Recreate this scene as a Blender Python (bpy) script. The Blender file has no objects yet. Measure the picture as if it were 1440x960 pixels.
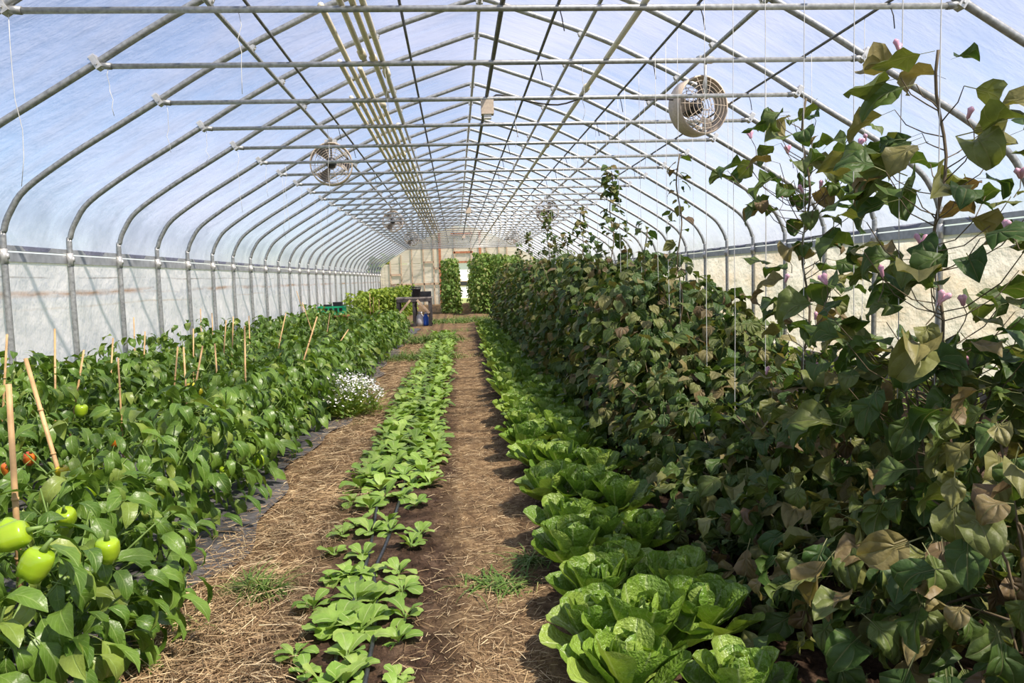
import bpy, math, random
import numpy as np
from mathutils import Matrix, Vector
random.seed(7); rng = np.random.default_rng(7)
S = bpy.context.scene
COL = S.collection
PI = math.pi

# ------------------------------------------------------------------ camera
F = 1070.0                       # focal length in pixels of a 1440 wide frame
CAMH = 1.35
cam_d = bpy.data.cameras.new('camera'); cam = bpy.data.objects.new('camera', cam_d); COL.objects.link(cam)
cam_d.sensor_width = 36; cam_d.lens = F*36/1440; cam_d.clip_start = .05; cam_d.clip_end = 500
yv = Vector(((641-720)/F, (480-392.9)/F, -1)).normalized()      # greenhouse axis seen from the camera
xv = Vector((math.cos(.0302), math.sin(.0302), 0)); xv = (xv - yv*xv.dot(yv)).normalized()
zv = xv.cross(yv)
Mwc = Matrix((xv, yv, zv)).to_4x4()                             # camera to world
cam.matrix_world = Matrix.Translation((0, 0, CAMH)) @ Mwc
S.camera = cam
S.view_settings.view_transform = 'Standard'; S.view_settings.look = 'None'
S.view_settings.gamma = 1; S.view_settings.use_curve_mapping = False
S.view_settings.exposure = 0.65
S.cycles.max_bounces = 7; S.cycles.transparent_max_bounces = 12
S.cycles.diffuse_bounces = 4; S.cycles.sample_clamp_indirect = 6; S.cycles.caustics_reflective = False; S.cycles.caustics_refractive = False

# ------------------------------------------------------------------ sky and sun
SUN_DIR = Vector((.48, -.42, .86)).normalized()
W = bpy.data.worlds.new('sky'); S.world = W; W.use_nodes = True
nt = W.node_tree; nt.nodes.clear()
def N(t, k, **kw):
    n = t.nodes.new(k)
    for a, b in kw.items(): setattr(n, a, b)
    return n
sk = N(nt, 'ShaderNodeTexSky', sky_type='NISHITA'); sk.sun_disc = False
sk.sun_elevation = math.asin(SUN_DIR.z); sk.sun_rotation = math.atan2(SUN_DIR.x, SUN_DIR.y)
sk.air_density = 1.0; sk.dust_density = .6; sk.ozone_density = 2.0
tc = N(nt, 'ShaderNodeTexCoord'); no = N(nt, 'ShaderNodeTexNoise'); no.inputs['Scale'].default_value = 2.6; no.inputs['Detail'].default_value = 6
mp = N(nt, 'ShaderNodeMapping'); mp.inputs['Scale'].default_value = (1, 1, 2.2)
cr = N(nt, 'ShaderNodeValToRGB'); cr.color_ramp.elements[0].position = .46; cr.color_ramp.elements[1].position = .74
cr.color_ramp.elements[1].color = (.7, .7, .7, 1)
mx = N(nt, 'ShaderNodeMixRGB'); mx.inputs[2].default_value = (6.0, 6.1, 7.0, 1)
bg = N(nt, 'ShaderNodeBackground'); bg.inputs['Strength'].default_value = .115
wo = N(nt, 'ShaderNodeOutputWorld')
L = nt.links.new
L(tc.outputs['Generated'], mp.inputs['Vector']); L(mp.outputs[0], no.inputs['Vector']); L(no.outputs['Fac'], cr.inputs['Fac'])
L(cr.outputs['Color'], mx.inputs[0]); L(sk.outputs[0], mx.inputs[1]); L(mx.outputs[0], bg.inputs['Color']); L(bg.outputs[0], wo.inputs['Surface'])
sl = bpy.data.lights.new('sun', 'SUN'); sl.energy = 8.0; sl.angle = math.radians(1.6); sl.color = (1, .90, .72)
so = bpy.data.objects.new('sun', sl); COL.objects.link(so)
so.rotation_euler = (-SUN_DIR).to_track_quat('-Z', 'Y').to_euler(); so.location = (30, -8, 30)

# ------------------------------------------------------------------ helpers: materials
def newmat(name):
    m = bpy.data.materials.new(name); m.use_nodes = True; t = m.node_tree; t.nodes.clear()
    return m, t, N(t, 'ShaderNodeOutputMaterial')
def ramp(t, fac, stops):
    r = N(t, 'ShaderNodeValToRGB'); e = r.color_ramp.elements
    e[0].position, e[0].color = stops[0][0], (*stops[0][1], 1)
    e[1].position, e[1].color = stops[-1][0], (*stops[-1][1], 1)
    for p, c in stops[1:-1]:
        k = e.new(p); k.color = (*c, 1)
    if fac is not None: t.links.new(fac, r.inputs['Fac'])
    return r.outputs['Color']
def math_(t, op, a, b=None, clamp=False):
    n = N(t, 'ShaderNodeMath', operation=op); n.use_clamp = clamp
    for i, v in enumerate((a, b)):
        if v is None: continue
        if isinstance(v, (int, float)): n.inputs[i].default_value = v
        else: t.links.new(v, n.inputs[i])
    return n.outputs[0]
def mixc(t, f, a, b, mode='MIX'):
    n = N(t, 'ShaderNodeMixRGB', blend_type=mode)
    for i, v in enumerate((f, a, b)):
        if isinstance(v, (int, float)): n.inputs[i].default_value = v
        elif isinstance(v, tuple): n.inputs[i].default_value = (*v, 1)
        else: t.links.new(v, n.inputs[i])
    return n.outputs[0]
def noise(t, scale, detail=4, vec=None, rough=.5):
    n = N(t, 'ShaderNodeTexNoise'); n.inputs['Scale'].default_value = scale; n.inputs['Detail'].default_value = detail
    n.inputs['Roughness'].default_value = rough
    if vec is not None: t.links.new(vec, n.inputs['Vector'])
    return n.outputs['Fac']
def objco(t, scale=(1, 1, 1)):
    g = N(t, 'ShaderNodeNewGeometry'); m = N(t, 'ShaderNodeMapping'); m.inputs['Scale'].default_value = scale
    t.links.new(g.outputs['Position'], m.inputs['Vector']); return m.outputs[0]
def bump(t, h, strength=.3, dist=.02):
    b = N(t, 'ShaderNodeBump'); b.inputs['Strength'].default_value = strength; b.inputs['Distance'].default_value = dist
    t.links.new(h, b.inputs['Height']); return b.outputs[0]
def rnd(t):
    o = N(t, 'ShaderNodeObjectInfo'); g = N(t, 'ShaderNodeNewGeometry')
    return math_(t, 'FRACT', math_(t, 'ADD', o.outputs['Random'], g.outputs['Random Per Island']))
def princ(t, col, rough=.6, metal=0, spec=.4, nrm=None):
    p = N(t, 'ShaderNodeBsdfPrincipled')
    if isinstance(col, tuple): p.inputs['Base Color'].default_value = (*col, 1)
    else: t.links.new(col, p.inputs['Base Color'])
    p.inputs['Roughness'].default_value = rough; p.inputs['Metallic'].default_value = metal; p.inputs['Specular IOR Level'].default_value = spec
    if nrm is not None: t.links.new(nrm, p.inputs['Normal'])
    return p
def solid(name, col, rough=.6, metal=0, var=.25, scale=25, bumpy=.15, spec=.4):
    m, t, o = newmat(name); v = noise(t, scale, 5, objco(t))
    d = tuple(c*(1-var) for c in col); b = tuple(min(1, c*(1+var)) for c in col)
    c = ramp(t, v, [(.3, d), (.7, b)])
    p = princ(t, c, rough, metal, spec, bump(t, v, bumpy, .01)); t.links.new(p.outputs[0], o.inputs[0]); return m
def leafmat(name, stops, rib, trans=.35, rough=.42, spec=.45, ribw=.05, veins=.35, crinkle=0, tint=(1.15, 1.15, .55), palm=0, bst=.45):
    m, t, o = newmat(name)
    base = ramp(t, rnd(t), stops)
    co = objco(t); mott = noise(t, 38, 4, co)
    base = mixc(t, .35, base, ramp(t, mott, [(.3, (.35, .35, .35)), (.7, (1, 1, 1))]), 'MULTIPLY')
    uv = N(t, 'ShaderNodeUVMap'); sp = N(t, 'ShaderNodeSeparateXYZ'); t.links.new(uv.outputs[0], sp.inputs[0])
    au = math_(t, 'ABSOLUTE', math_(t, 'SUBTRACT', sp.outputs[0], .5))
    ribm = math_(t, 'SUBTRACT', 1, math_(t, 'DIVIDE', au, ribw), True)
    vv = math_(t, 'FRACT', math_(t, 'MULTIPLY', math_(t, 'SUBTRACT', sp.outputs[1], math_(t, 'MULTIPLY', au, .7)), 7))
    vm = math_(t, 'MULTIPLY', math_(t, 'LESS_THAN', math_(t, 'ABSOLUTE', math_(t, 'SUBTRACT', vv, .5)), .07), veins)
    msk = math_(t, 'MAXIMUM', ribm, vm)
    col = mixc(t, math_(t, 'MULTIPLY', msk, .75), base, rib)
    hgt = math_(t, 'SUBTRACT', mott, math_(t, 'MULTIPLY', msk, .5))
    if crinkle: hgt = math_(t, 'ADD', hgt, math_(t, 'MULTIPLY', noise(t, 70, 2, co), crinkle))
    if palm:
        an = math_(t, 'ARCTAN2', math_(t, 'SUBTRACT', sp.outputs[0], .5), math_(t, 'ADD', sp.outputs[1], .12))
        pv = math_(t, 'ABSOLUTE', math_(t, 'SINE', math_(t, 'MULTIPLY', an, palm)))
        hgt = math_(t, 'ADD', hgt, math_(t, 'MULTIPLY', pv, .9))
        col = mixc(t, math_(t, 'MULTIPLY', math_(t, 'LESS_THAN', pv, .10), .35), col, rib)
    nr = bump(t, hgt, bst, .008)
    p = princ(t, col, rough, 0, spec, nr)
    tr = N(t, 'ShaderNodeBsdfTranslucent'); t.links.new(mixc(t, 1.0, col, tint, 'MULTIPLY'), tr.inputs['Color'])
    ms = N(t, 'ShaderNodeMixShader'); ms.inputs[0].default_value = trans
    t.links.new(p.outputs[0], ms.inputs[1]); t.links.new(tr.outputs[0], ms.inputs[2]); t.links.new(ms.outputs[0], o.inputs[0]); return m
def filmmat(name, col, clear, clearcol=(.93, .95, 1), stain=None, wr=(.5, 2.2, 1.4), bs=.6):
    """thin plastic sheet: partly see-through, partly light-scattering"""
    m, t, o = newmat(name)
    h = noise(t, 1.3, 6, objco(t, wr), .62); h2 = noise(t, 5, 3, objco(t, (wr[0]*.5, wr[1]*.6, wr[2])))
    hh = math_(t, 'ADD', h, math_(t, 'MULTIPLY', h2, .3))
    nr = bump(t, hh, bs, .35)
    c = ramp(t, h, [(.3, tuple(x*.86 for x in col)), (.65, col)])
    if stain: c = stain(t, c)
    tl = N(t, 'ShaderNodeBsdfTranslucent'); df = N(t, 'ShaderNodeBsdfDiffuse')
    for s in (tl, df):
        t.links.new(c, s.inputs['Color']); t.links.new(nr, s.inputs['Normal'])
    sc = N(t, 'ShaderNodeMixShader'); sc.inputs[0].default_value = .4; t.links.new(tl.outputs[0], sc.inputs[1]); t.links.new(df.outputs[0], sc.inputs[2])
    tp = N(t, 'ShaderNodeBsdfTransparent'); tp.inputs[0].default_value = (*clearcol, 1)
    ms = N(t, 'ShaderNodeMixShader')
    t.links.new(ramp(t, h, [(.35, (clear*.75,)*3), (.7, (min(1, clear*1.2),)*3)]), ms.inputs[0])
    t.links.new(sc.outputs[0], ms.inputs[1]); t.links.new(tp.outputs[0], ms.inputs[2]); t.links.new(ms.outputs[0], o.inputs[0]); return m

# ------------------------------------------------------------------ helpers: meshes and objects
def mesh_np(name, V, Q, uv=None, mat=None, smooth=True):
    """all-quad mesh from arrays"""
    me = bpy.data.meshes.new(name); V = np.asarray(V, np.float32); Q = np.asarray(Q, np.int32)
    me.vertices.add(len(V)); me.vertices.foreach_set('co', V.ravel())
    me.loops.add(Q.size); me.loops.foreach_set('vertex_index', Q.ravel())
    me.polygons.add(len(Q)); me.polygons.foreach_set('loop_start', np.arange(len(Q), dtype=np.int32)*4)
    me.polygons.foreach_set('use_smooth', np.full(len(Q), smooth))
    if uv is not None:
        l = me.uv_layers.new(name='UVMap'); l.data.foreach_set('uv', np.asarray(uv, np.float32)[Q.ravel()].ravel())
    me.update(calc_edges=True); me.validate()
    if mat: me.materials.append(mat)
    return me
class MB:
    """collects shapes that make up ONE part"""
    def __init__(s): s.v = []; s.f = []
    def put(s, vs, fs):
        n = len(s.v); s.v += [tuple(p) for p in vs]; s.f += [tuple(i+n for i in f) for f in fs]; return s
    def box(s, c, size, rot=None):
        x, y, z = (k/2 for k in size)
        vs = [Vector((a*x, b*y, e*z)) for a in (-1, 1) for b in (-1, 1) for e in (-1, 1)]
        if rot is not None: vs = [rot @ p for p in vs]
        return s.put([p + Vector(c) for p in vs], [(0, 1, 3, 2), (4, 6, 7, 5), (0, 4, 5, 1), (2, 3, 7, 6), (0, 2, 6, 4), (1, 5, 7, 3)])
    def bar(s, a, b, w, h):
        a, b = Vector(a), Vector(b); d = b-a
        return s.box((a+b)/2, (w, h, d.length), d.to_track_quat('Z', 'Y').to_matrix())
    def tube(s, pts, r, n=8, cap=True):
        pts = [Vector(p) for p in pts]; rs = r if isinstance(r, (list, tuple)) else [r]*len(pts); vs = []; fs = []
        up = None
        for i, p in enumerate(pts):
            d = (pts[min(i+1, len(pts)-1)] - pts[max(i-1, 0)]).normalized()
            if up is None: up = d.orthogonal().normalized()
            up = (up - d*up.dot(d)).normalized(); w = d.cross(up)
            vs += [p + (up*math.cos(2*PI*k/n) + w*math.sin(2*PI*k/n))*rs[i] for k in range(n)]
        for i in range(len(pts)-1):
            fs += [(i*n+k, i*n+(k+1) % n, (i+1)*n+(k+1) % n, (i+1)*n+k) for k in range(n)]
        if cap: fs += [tuple(range(n-1, -1, -1)), tuple(range((len(pts)-1)*n, len(pts)*n))]
        return s.put(vs, fs)
    def lathe(s, prof, c=(0, 0, 0), n=20, rot=None):
        vs = []; fs = []
        for (r, z) in prof:
            for k in range(n):
                p = Vector((r*math.cos(2*PI*k/n), r*math.sin(2*PI*k/n), z)); vs.append((rot @ p if rot is not None else p) + Vector(c))
        for i in range(len(prof)-1): fs += [(i*n+k, i*n+(k+1) % n, (i+1)*n+(k+1) % n, (i+1)*n+k) for k in range(n)]
        return s.put(vs, fs)
    def build(s, name, mat, parent=None, smooth=False, loc=(0, 0, 0)):
        me = bpy.data.meshes.new(name); me.from_pydata(s.v, [], s.f); me.materials.append(mat)
        if smooth: me.polygons.foreach_set('use_smooth', [True]*len(me.polygons))
        me.update(); return link(name, me, parent, loc)
def link(name, me, parent=None, loc=(0, 0, 0)):
    o = bpy.data.objects.new(name, me); COL.objects.link(o); o.location = loc
    if parent is not None: o.parent = parent
    return o
def tag(o, label=None, cat=None, group=None, kind=None):
    if label: o['label'] = label
    if cat: o['category'] = cat
    if group: o['group'] = group
    if kind: o['kind'] = kind
    return o
def empty(name, loc, label=None, cat=None, group=None):
    o = bpy.data.objects.new(name, None); COL.objects.link(o); o.location = loc; o.empty_display_size = .1
    return tag(o, label, cat, group)
ORD = 'first second third fourth fifth sixth seventh eighth ninth tenth eleventh twelfth thirteenth fourteenth fifteenth sixteenth seventeenth eighteenth nineteenth twentieth'.split()
TENS = {2: 'twenty', 3: 'thirty', 4: 'forty', 5: 'fifty', 6: 'sixty'}
def ordw(i):
    if i < 20: return ORD[i]
    a, b = divmod(i+1, 10)
    return TENS[a] + '-' + ORD[b-1] if b else TENS[a][:-1] + 'ieth'

# leaf templates: lie along +Y from the origin, upper face +Z
def leaf_tpl(Ln, Wd, prof, th0=0, bend=0, cup=0, wave=0, nu=5, nv=4, pet=0, lobe=0, crink=0, seed=0, fold=0):
    r = np.random.default_rng(seed); rows = []
    if pet: rows += [(-pet, 0), (-pet*.5, 0)]
    rows += [(t, 1) for t in np.linspace(0, 1, nu+1)]
    V = []; UV = []; py = pz = 0; last = rows[0][0]; ph = r.uniform(0, 6)
    for t, blade in rows:
        a = th0 + bend*max(t, -.2) if blade else th0 + bend*.3*t
        st = (t-last)*Ln; py += st*math.cos(a); pz += st*math.sin(a); last = t
        w = Wd*.5*(prof(t) if blade else .035)
        w = max(w, Wd*.012)
        for s in np.linspace(-1, 1, nv+1):
            off = cup*w*s*s + fold*w*abs(s) + (wave*w*math.sin(t*9+ph+s*2)*abs(s) if blade else 0) + (crink*Wd*r.normal() if blade and 0 < t < 1 else 0)
            bk = lobe*Ln*abs(s)**1.3*(1-t)**2 if blade else 0
            V.append((s*w, py - math.sin(a)*off - bk*math.cos(a), pz + math.cos(a)*off - bk*math.sin(a)))
            UV.append((.5+.5*s if blade else .5, max(t, 0)))
    k = nv+1; Q = [(i*k+j, i*k+j+1, (i+1)*k+j+1, (i+1)*k+j) for i in range(len(rows)-1) for j in range(nv)]
    return np.array(V), np.array(Q), np.array(UV)
def rotm(yaw, pitch, roll):
    cz, sz, cx, sx, cy, sy = np.cos(yaw), np.sin(yaw), np.cos(pitch), np.sin(pitch), np.cos(roll), np.sin(roll)
    z = np.zeros_like(cz); o = z+1
    Rz = np.stack([cz, -sz, z, sz, cz, z, z, z, o], -1).reshape(-1, 3, 3)
    Rx = np.stack([o, z, z, z, cx, -sx, z, sx, cx], -1).reshape(-1, 3, 3)
    Ry = np.stack([cy, z, sy, z, o, z, -sy, z, cy], -1).reshape(-1, 3, 3)
    return Rz @ Rx @ Ry
class Bulk:
    """many leaves or strands joined into one part"""
    def __init__(s): s.V = []; s.Q = []; s.U = []; s.n = 0
    def add(s, tpl, P, yaw, pitch, roll, sc):
        V, Q, U = tpl; n = len(P)
        if not n: return
        R = rotm(np.asarray(yaw, float), np.asarray(pitch, float), np.asarray(roll, float))
        X = np.einsum('nij,vj->nvi', R, V)*np.asarray(sc, float).reshape(-1, 1, 1) + np.asarray(P)[:, None, :]
        s.V.append(X.reshape(-1, 3)); s.Q.append((Q[None] + (np.arange(n)*len(V))[:, None, None] + s.n).reshape(-1, 4)); s.U.append(np.tile(U, (n, 1))); s.n += n*len(V)
    def build(s, name, mat, parent=None, loc=(0, 0, 0)):
        return link(name, mesh_np(name, np.concatenate(s.V), np.concatenate(s.Q), np.concatenate(s.U), mat), parent, loc)
def scatter(tpls, meshes, P, yaw, pitch, roll, sc, mat, parent, singly, name='leaf', bulkname='foliage'):
    """leaves of one plant: each an object of its own near the camera, joined farther off"""
    k = rng.integers(0, len(tpls), len(P))
    if singly:
        for i in range(len(P)):
            o = link(name, meshes[k[i]], parent, P[i]); o.rotation_mode = 'ZXY'
            o.matrix_basis = Matrix.Translation(P[i]) @ Matrix(rotm(np.array([yaw[i]]), np.array([pitch[i]]), np.array([roll[i]]))[0].tolist()).to_4x4() @ Matrix.Scale(float(sc[i]), 4)
    else:
        b = Bulk()
        for j, t in enumerate(tpls):
            m = k == j; b.add(t, P[m], yaw[m], pitch[m], roll[m], sc[m])
        tag(b.build(bulkname, mat, parent), kind='stuff')

# ------------------------------------------------------------------ greenhouse shell
BAY = 1.22; PH = .089*BAY; CX = .368; HW = 4.54; Y0, Y1 = PH-3*BAY, PH+35*BAY
HIP = 1.75; TIEZ = 3.06; THW = 3.045
PROF = [(4.54, 0), (4.54, 1.72), (4.52, 1.93), (4.45, 2.10), (4.29, 2.31), (3.87, 2.60), (3.45, 2.85), (3.08, 3.07), (2.65, 3.33), (2.21, 3.57), (1.84, 3.75), (1.47, 3.925), (1.0, 4.105), (.55, 4.255), (.2, 4.37), (.07, 4.41), (0, 4.418)]
def gz(x, y):
    """height of the ground"""
    z = .012*np.sin(2.1*x+1)*np.sin(1.7*y) + .009*np.sin(5.3*x+.6*y) + .006*np.sin(9*y+4*x) + .004*np.sin(23*x+3)*np.sin(19*y)
    def bed(c, w): return 1/(1+np.exp((np.abs(x-c)-w)/.05))
    return z + .055*bed(.75, .38) + .03*bed(-.43, .27) + .05*bed(1.75, .5) - .01
def gzf(x, y): return float(gz(np.float64(x), np.float64(y)))

M = {}
M['steel'] = solid('galvanized_steel', (.36, .37, .36), .42, .55, .3, 30, .1)
M['steel_dark'] = solid('dull_wire', (.16, .16, .15), .5, .4, .3)
M['cream_pipe'] = solid('cream_plastic_pipe', (.72, .66, .50), .45, 0, .12)
M['clamp'] = solid('zinc_clamp', (.55, .55, .52), .4, .5, .2)
M['channel'] = solid('aluminium_channel', (.40, .42, .43), .4, .5, .2, 12)
M['bamboo'] = solid('bamboo', (.52, .33, .15), .55, 0, .3, 14)
M['twine'] = solid('white_twine', (.66, .66, .62), .8, 0, .1)
M['cable'] = solid('black_cable', (.02, .02, .022), .5, 0, .2)
M['black_plastic'] = solid('black_plastic', (.022, .023, .026), .45, 0, .3)
M['tape'] = solid('black_drip_tape', (.030, .033, .038), .38, 0, .4, 60)
M['beige'] = solid('beige_enamel', (.55, .46, .36), .5, 0, .15, 40)
M['blade'] = solid('grey_blade', (.20, .18, .16), .5, .2, .2)
M['oldwood'] = solid('weathered_wood', (.20, .18, .16), .8, 0, .35, 18)
M['darkwood'] = solid('dark_wood', (.055, .05, .05), .8, 0, .35, 18)
M['palewood'] = solid('pale_wood', (.48, .36, .24), .75, 0, .25, 18)
M['redwood'] = solid('red_brown_lumber', (.42, .17, .08), .75, 0, .25, 10)
M['green_plastic'] = solid('green_plastic', (.01, .30, .14), .4, 0, .15)
M['blue_plastic'] = solid('blue_plastic', (.02, .10, .50), .4, 0, .15)
M['white_plastic'] = solid('white_plastic', (.72, .72, .70), .45, 0, .1)
M['stem'] = solid('green_stem', (.14, .22, .05), .55, 0, .3, 20)
M['vine_stem'] = solid('brown_vine_stem', (.13, .10, .055), .65, 0, .35, 20)
M['dry'] = solid('dry_stalk', (.38, .30, .17), .8, 0, .3)

def left_stain(t, c):
    g = N(t, 'ShaderNodeNewGeometry'); s = N(t, 'ShaderNodeSeparateXYZ'); t.links.new(g.outputs['Position'], s.inputs[0])
    n = noise(t, 1.0, 6, objco(t, (1, .5, 4)), .7); z = math_(t, 'ADD', s.outputs[2], math_(t, 'MULTIPLY', math_(t, 'SUBTRACT', noise(t, .5, 3, objco(t, (1, 1, 0))), .5), .12))
    for zz, wd, col, k in ((1.50, .014, (.20, .13, .09), .9), (1.33, .045, (.55, .27, .12), .85), (1.18, .02, (.6, .42, .28), .4)):
        b = math_(t, 'SUBTRACT', 1, math_(t, 'DIVIDE', math_(t, 'ABSOLUTE', math_(t, 'SUBTRACT', z, zz)), wd), True)
        f = math_(t, 'MULTIPLY', math_(t, 'MULTIPLY', b, k), ramp(t, n, [(.42, (0, 0, 0)), (.62, (1, 1, 1))]))
        c = mixc(t, f, c, col)
    return c
def mud_stain(t, c):
    n = noise(t, 1.0, 7, objco(t, (1, .8, 2.2)), .65)
    return mixc(t, ramp(t, n, [(.45, (0, 0, 0)), (.72, (.65, .65, .65))]), c, (.50, .36, .22))
M['film'] = filmmat('greenhouse_film', (.46, .48, .62), .60, (.92, .91, 1), bs=.35)
M['curtain_left'] = filmmat('side_curtain_left', (.95, .92, .97), .04, stain=left_stain, wr=(1, .7, .5), bs=.5)
M['curtain_right'] = filmmat('side_curtain_right', (.60, .57, .53), .05, stain=mud_stain, wr=(1, .7, .7), bs=.5)
M['panel'] = filmmat('end_wall_sheet', (.92, .85, .72), .2, wr=(.6, 1, 3), bs=.2)

def strip(name, prof, ys, mat, amp=0):
    """sheet swept along the greenhouse"""
    n = len(prof); V = np.zeros((len(ys)*n, 3)); P = np.array(prof)
    for i, y in enumerate(ys):
        ph = ((y-PH)/BAY) % 1; sag = amp*math.sin(PI*ph)**2
        V[i*n:(i+1)*n, 0] = P[:, 0]*(1 - sag/6) + CX; V[i*n:(i+1)*n, 1] = y; V[i*n:(i+1)*n, 2] = P[:, 1] - sag*(P[:, 1] > 1.9)
    Q = [(i*n+j, i*n+j+1, (i+1)*n+j+1, (i+1)*n+j) for i in range(len(ys)-1) for j in range(n-1)]
    return link(name, mesh_np(name, V, Q, None, mat))
ys = np.arange(Y0, Y1+.01, BAY/6)
full = [(x+.04 if i < 15 else x, z+.035) for i, (x, z) in enumerate(PROF) if z >= 1.7]
sheet = full + [(-x, z) for x, z in full[::-1][1:]]
tag(strip('ceiling', sheet, ys, M['film'], .035), 'translucent pale blue plastic film stretched over the steel arches', kind='structure')
for sd, nm in ((-1, 'left'), (1, 'right')):
    prof = [(sd*(HW+.045 + .012*math.sin(7*z)), z) for z in np.linspace(0, HIP-.02, 9)]
    tag(strip('wall_'+nm, prof, ys, M['curtain_'+nm]), {'left': 'white plastic side curtain with rusty stain lines behind the peppers', 'right': 'cream plastic side curtain with mud stains behind the vines'}[nm], kind='structure')
    t = MB().box((CX+sd*(HW+.035), (Y0+Y1)/2, HIP+.025), (.03, Y1-Y0, .05)).box((CX+sd*(HW+.04), (Y0+Y1)/2, HIP-.06), (.035, Y1-Y0, .09))
    tag(t.build('trim_'+nm, M['channel']), 'grey metal hip rail running along the %s side curtain' % nm, kind='structure')
    tag(MB().box((CX+sd*(HW+.05), (Y0+Y1)/2, .10), (.04, Y1-Y0, .2)).build('baseboard_'+nm, M['oldwood']), 'weathered board along the foot of the %s curtain' % nm, kind='structure')

# floor: one grid, fine near the camera
def soilmat():
    m, t, o = newmat('soil'); co = objco(t); g = N(t, 'ShaderNodeSeparateXYZ'); t.links.new(co, g.inputs[0])
    n1 = noise(t, 9, 8, co, .65); n2 = noise(t, 60, 6, co, .7); n3 = noise(t, 1.6, 4, co)
    soil = ramp(t, n1, [(.3, (.026, .016, .010)), (.5, (.075, .047, .030)), (.7, (.19, .13, .085))])
    soil = mixc(t, .5, soil, ramp(t, n2, [(.35, (.25, .25, .25)), (.7, (1.4, 1.3, 1.2))]), 'MULTIPLY')
    st = noise(t, 14, 8, objco(t, (1, .45, 1)), .75)
    straw = ramp(t, st, [(.3, (.085, .050, .026)), (.5, (.22, .145, .075)), (.72, (.42, .30, .16))])
    x = math_(t, 'ADD', g.outputs[0], math_(t, 'MULTIPLY', math_(t, 'SUBTRACT', n3, .5), .35))
    def band(c, w, s): return math_(t, 'MULTIPLY', math_(t, 'SUBTRACT', w, math_(t, 'ABSOLUTE', math_(t, 'SUBTRACT', x, c))), s, True)
    f = math_(t, 'MAXIMUM', band(.14, .30, 6), band(-.98, .40, 6))
    f = math_(t, 'MULTIPLY', f, ramp(t, n1, [(.3, (.35, .35, .35)), (.55, (1, 1, 1))]))
    yy = g.outputs[1]
    far = math_(t, 'MULTIPLY', math_(t, 'SUBTRACT', yy, 16), .3, True)
    f = math_(t, 'MAXIMUM', f, math_(t, 'MULTIPLY', far, .8))
    c = mixc(t, f, soil, straw)
    h = math_(t, 'ADD', n1, math_(t, 'MULTIPLY', n2, .5))
    p = princ(t, c, .95, 0, .15, bump(t, h, .9, .03)); t.links.new(p.outputs[0], o.inputs[0]); return m
M['soil'] = soilmat()
xs = np.concatenate([np.linspace(-5.1, -2.4, 24), np.arange(-2.35, 2.4, .04), np.linspace(2.45, 5.25, 24)])
yg = np.concatenate([np.linspace(Y0, 1, 14), np.arange(1.05, 7, .04), np.arange(7.1, 16, .12), np.linspace(16.2, Y1, 60)])
XX, YY = np.meshgrid(xs, yg); nx = len(xs); ii = np.arange((len(yg)-1)*nx).reshape(-1, nx)[:, :-1].ravel()
tag(link('floor', mesh_np('floor', np.stack([XX, YY, gz(XX, YY)], -1).reshape(-1, 3), np.stack([ii, ii+1, ii+nx+1, ii+nx], -1), None, M['soil'])), 'dark brown soil floor with straw covered walkways', kind='structure')
m, t, o = newmat('outside_grass'); c = ramp(t, noise(t, 3, 8, objco(t), .7), [(.3, (.12, .16, .05)), (.7, (.28, .31, .14))])
t.links.new(princ(t, c, .9, 0, .1).outputs[0], o.inputs[0])
gv = [(-60, -40, -.06), (60, -40, -.06), (60, 120, -.06), (-60, 120, -.06)]
tag(MB().put(gv, [(0, 1, 2, 3)]).build('ground_outside', m), 'sunlit grass outside the greenhouse', kind='structure')

# arches with cross ties
def arch(k):
    y = k*BAY + PH
    r = empty('greenhouse_arch', (CX, y, 0), 'galvanized steel arch and its cross tie, %s counted from the front' % ordw(k-4), 'arch', 'steel greenhouse arches')
    link('hoop', HOOP, r)
    link('cross_tie', TIE, r)
    for s in (-1, 1):
        o = link('tie_clamp', CLAMP, r, (s*(THW+.01), 0, TIEZ+.03)); o.rotation_euler = (0, s*.57, 0)
        link('post_sleeve', SLEEVE, r, (s*HW, 0, HIP-.06))
pts = [(x, 0, z) for x, z in PROF] + [(-x, 0, z) for x, z in PROF[::-1][1:]]
def me_of(o): m = o.data; bpy.data.objects.remove(o); return m
def smooth_path(p, n=3):
    q = [Vector(a) for a in p]; out = []
    for i in range(len(q)-1):
        p0, p1, p2, p3 = q[max(i-1, 0)], q[i], q[i+1], q[min(i+2, len(q)-1)]
        for j in range(n):
            u = j/n; out.append(.5*((2*p1) + (p2-p0)*u + (2*p0-5*p1+4*p2-p3)*u*u + (3*p1-p0-3*p2+p3)*u**3))
    return out + [q[-1]]
HOOP = me_of(MB().tube(smooth_path(pts, 4), .029, 10).build('hoop', M['steel'], None, True))
TIE = me_of(MB().tube([(-THW+.06, 0, TIEZ), (THW-.06, 0, TIEZ)], .021, 8).tube([(-THW, 0, TIEZ+.01), (-THW+.1, 0, TIEZ)], .026, 8).tube([(THW-.1, 0, TIEZ), (THW, 0, TIEZ+.01)], .026, 8).build('cross_tie', M['steel'], None, True))
CLAMP = me_of(MB().box((0, 0, 0), (.05, .075, .11)).tube([(0, -.05, -.02), (0, .05, -.02)], .012, 6).build('tie_clamp', M['clamp']))
SLEEVE = me_of(MB().tube([(0, 0, -.07), (0, 0, .07)], .036, 10).box((0, 0, .0), (.09, .02, .05)).build('post_sleeve', M['clamp'], None, True))
for k in range(4, 36): arch(k)
def roofz(x):
    ax = abs(x-CX); P = PROF[::-1]
    return float(np.interp(ax, [p[0] for p in P], [p[1] for p in P]))
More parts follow.
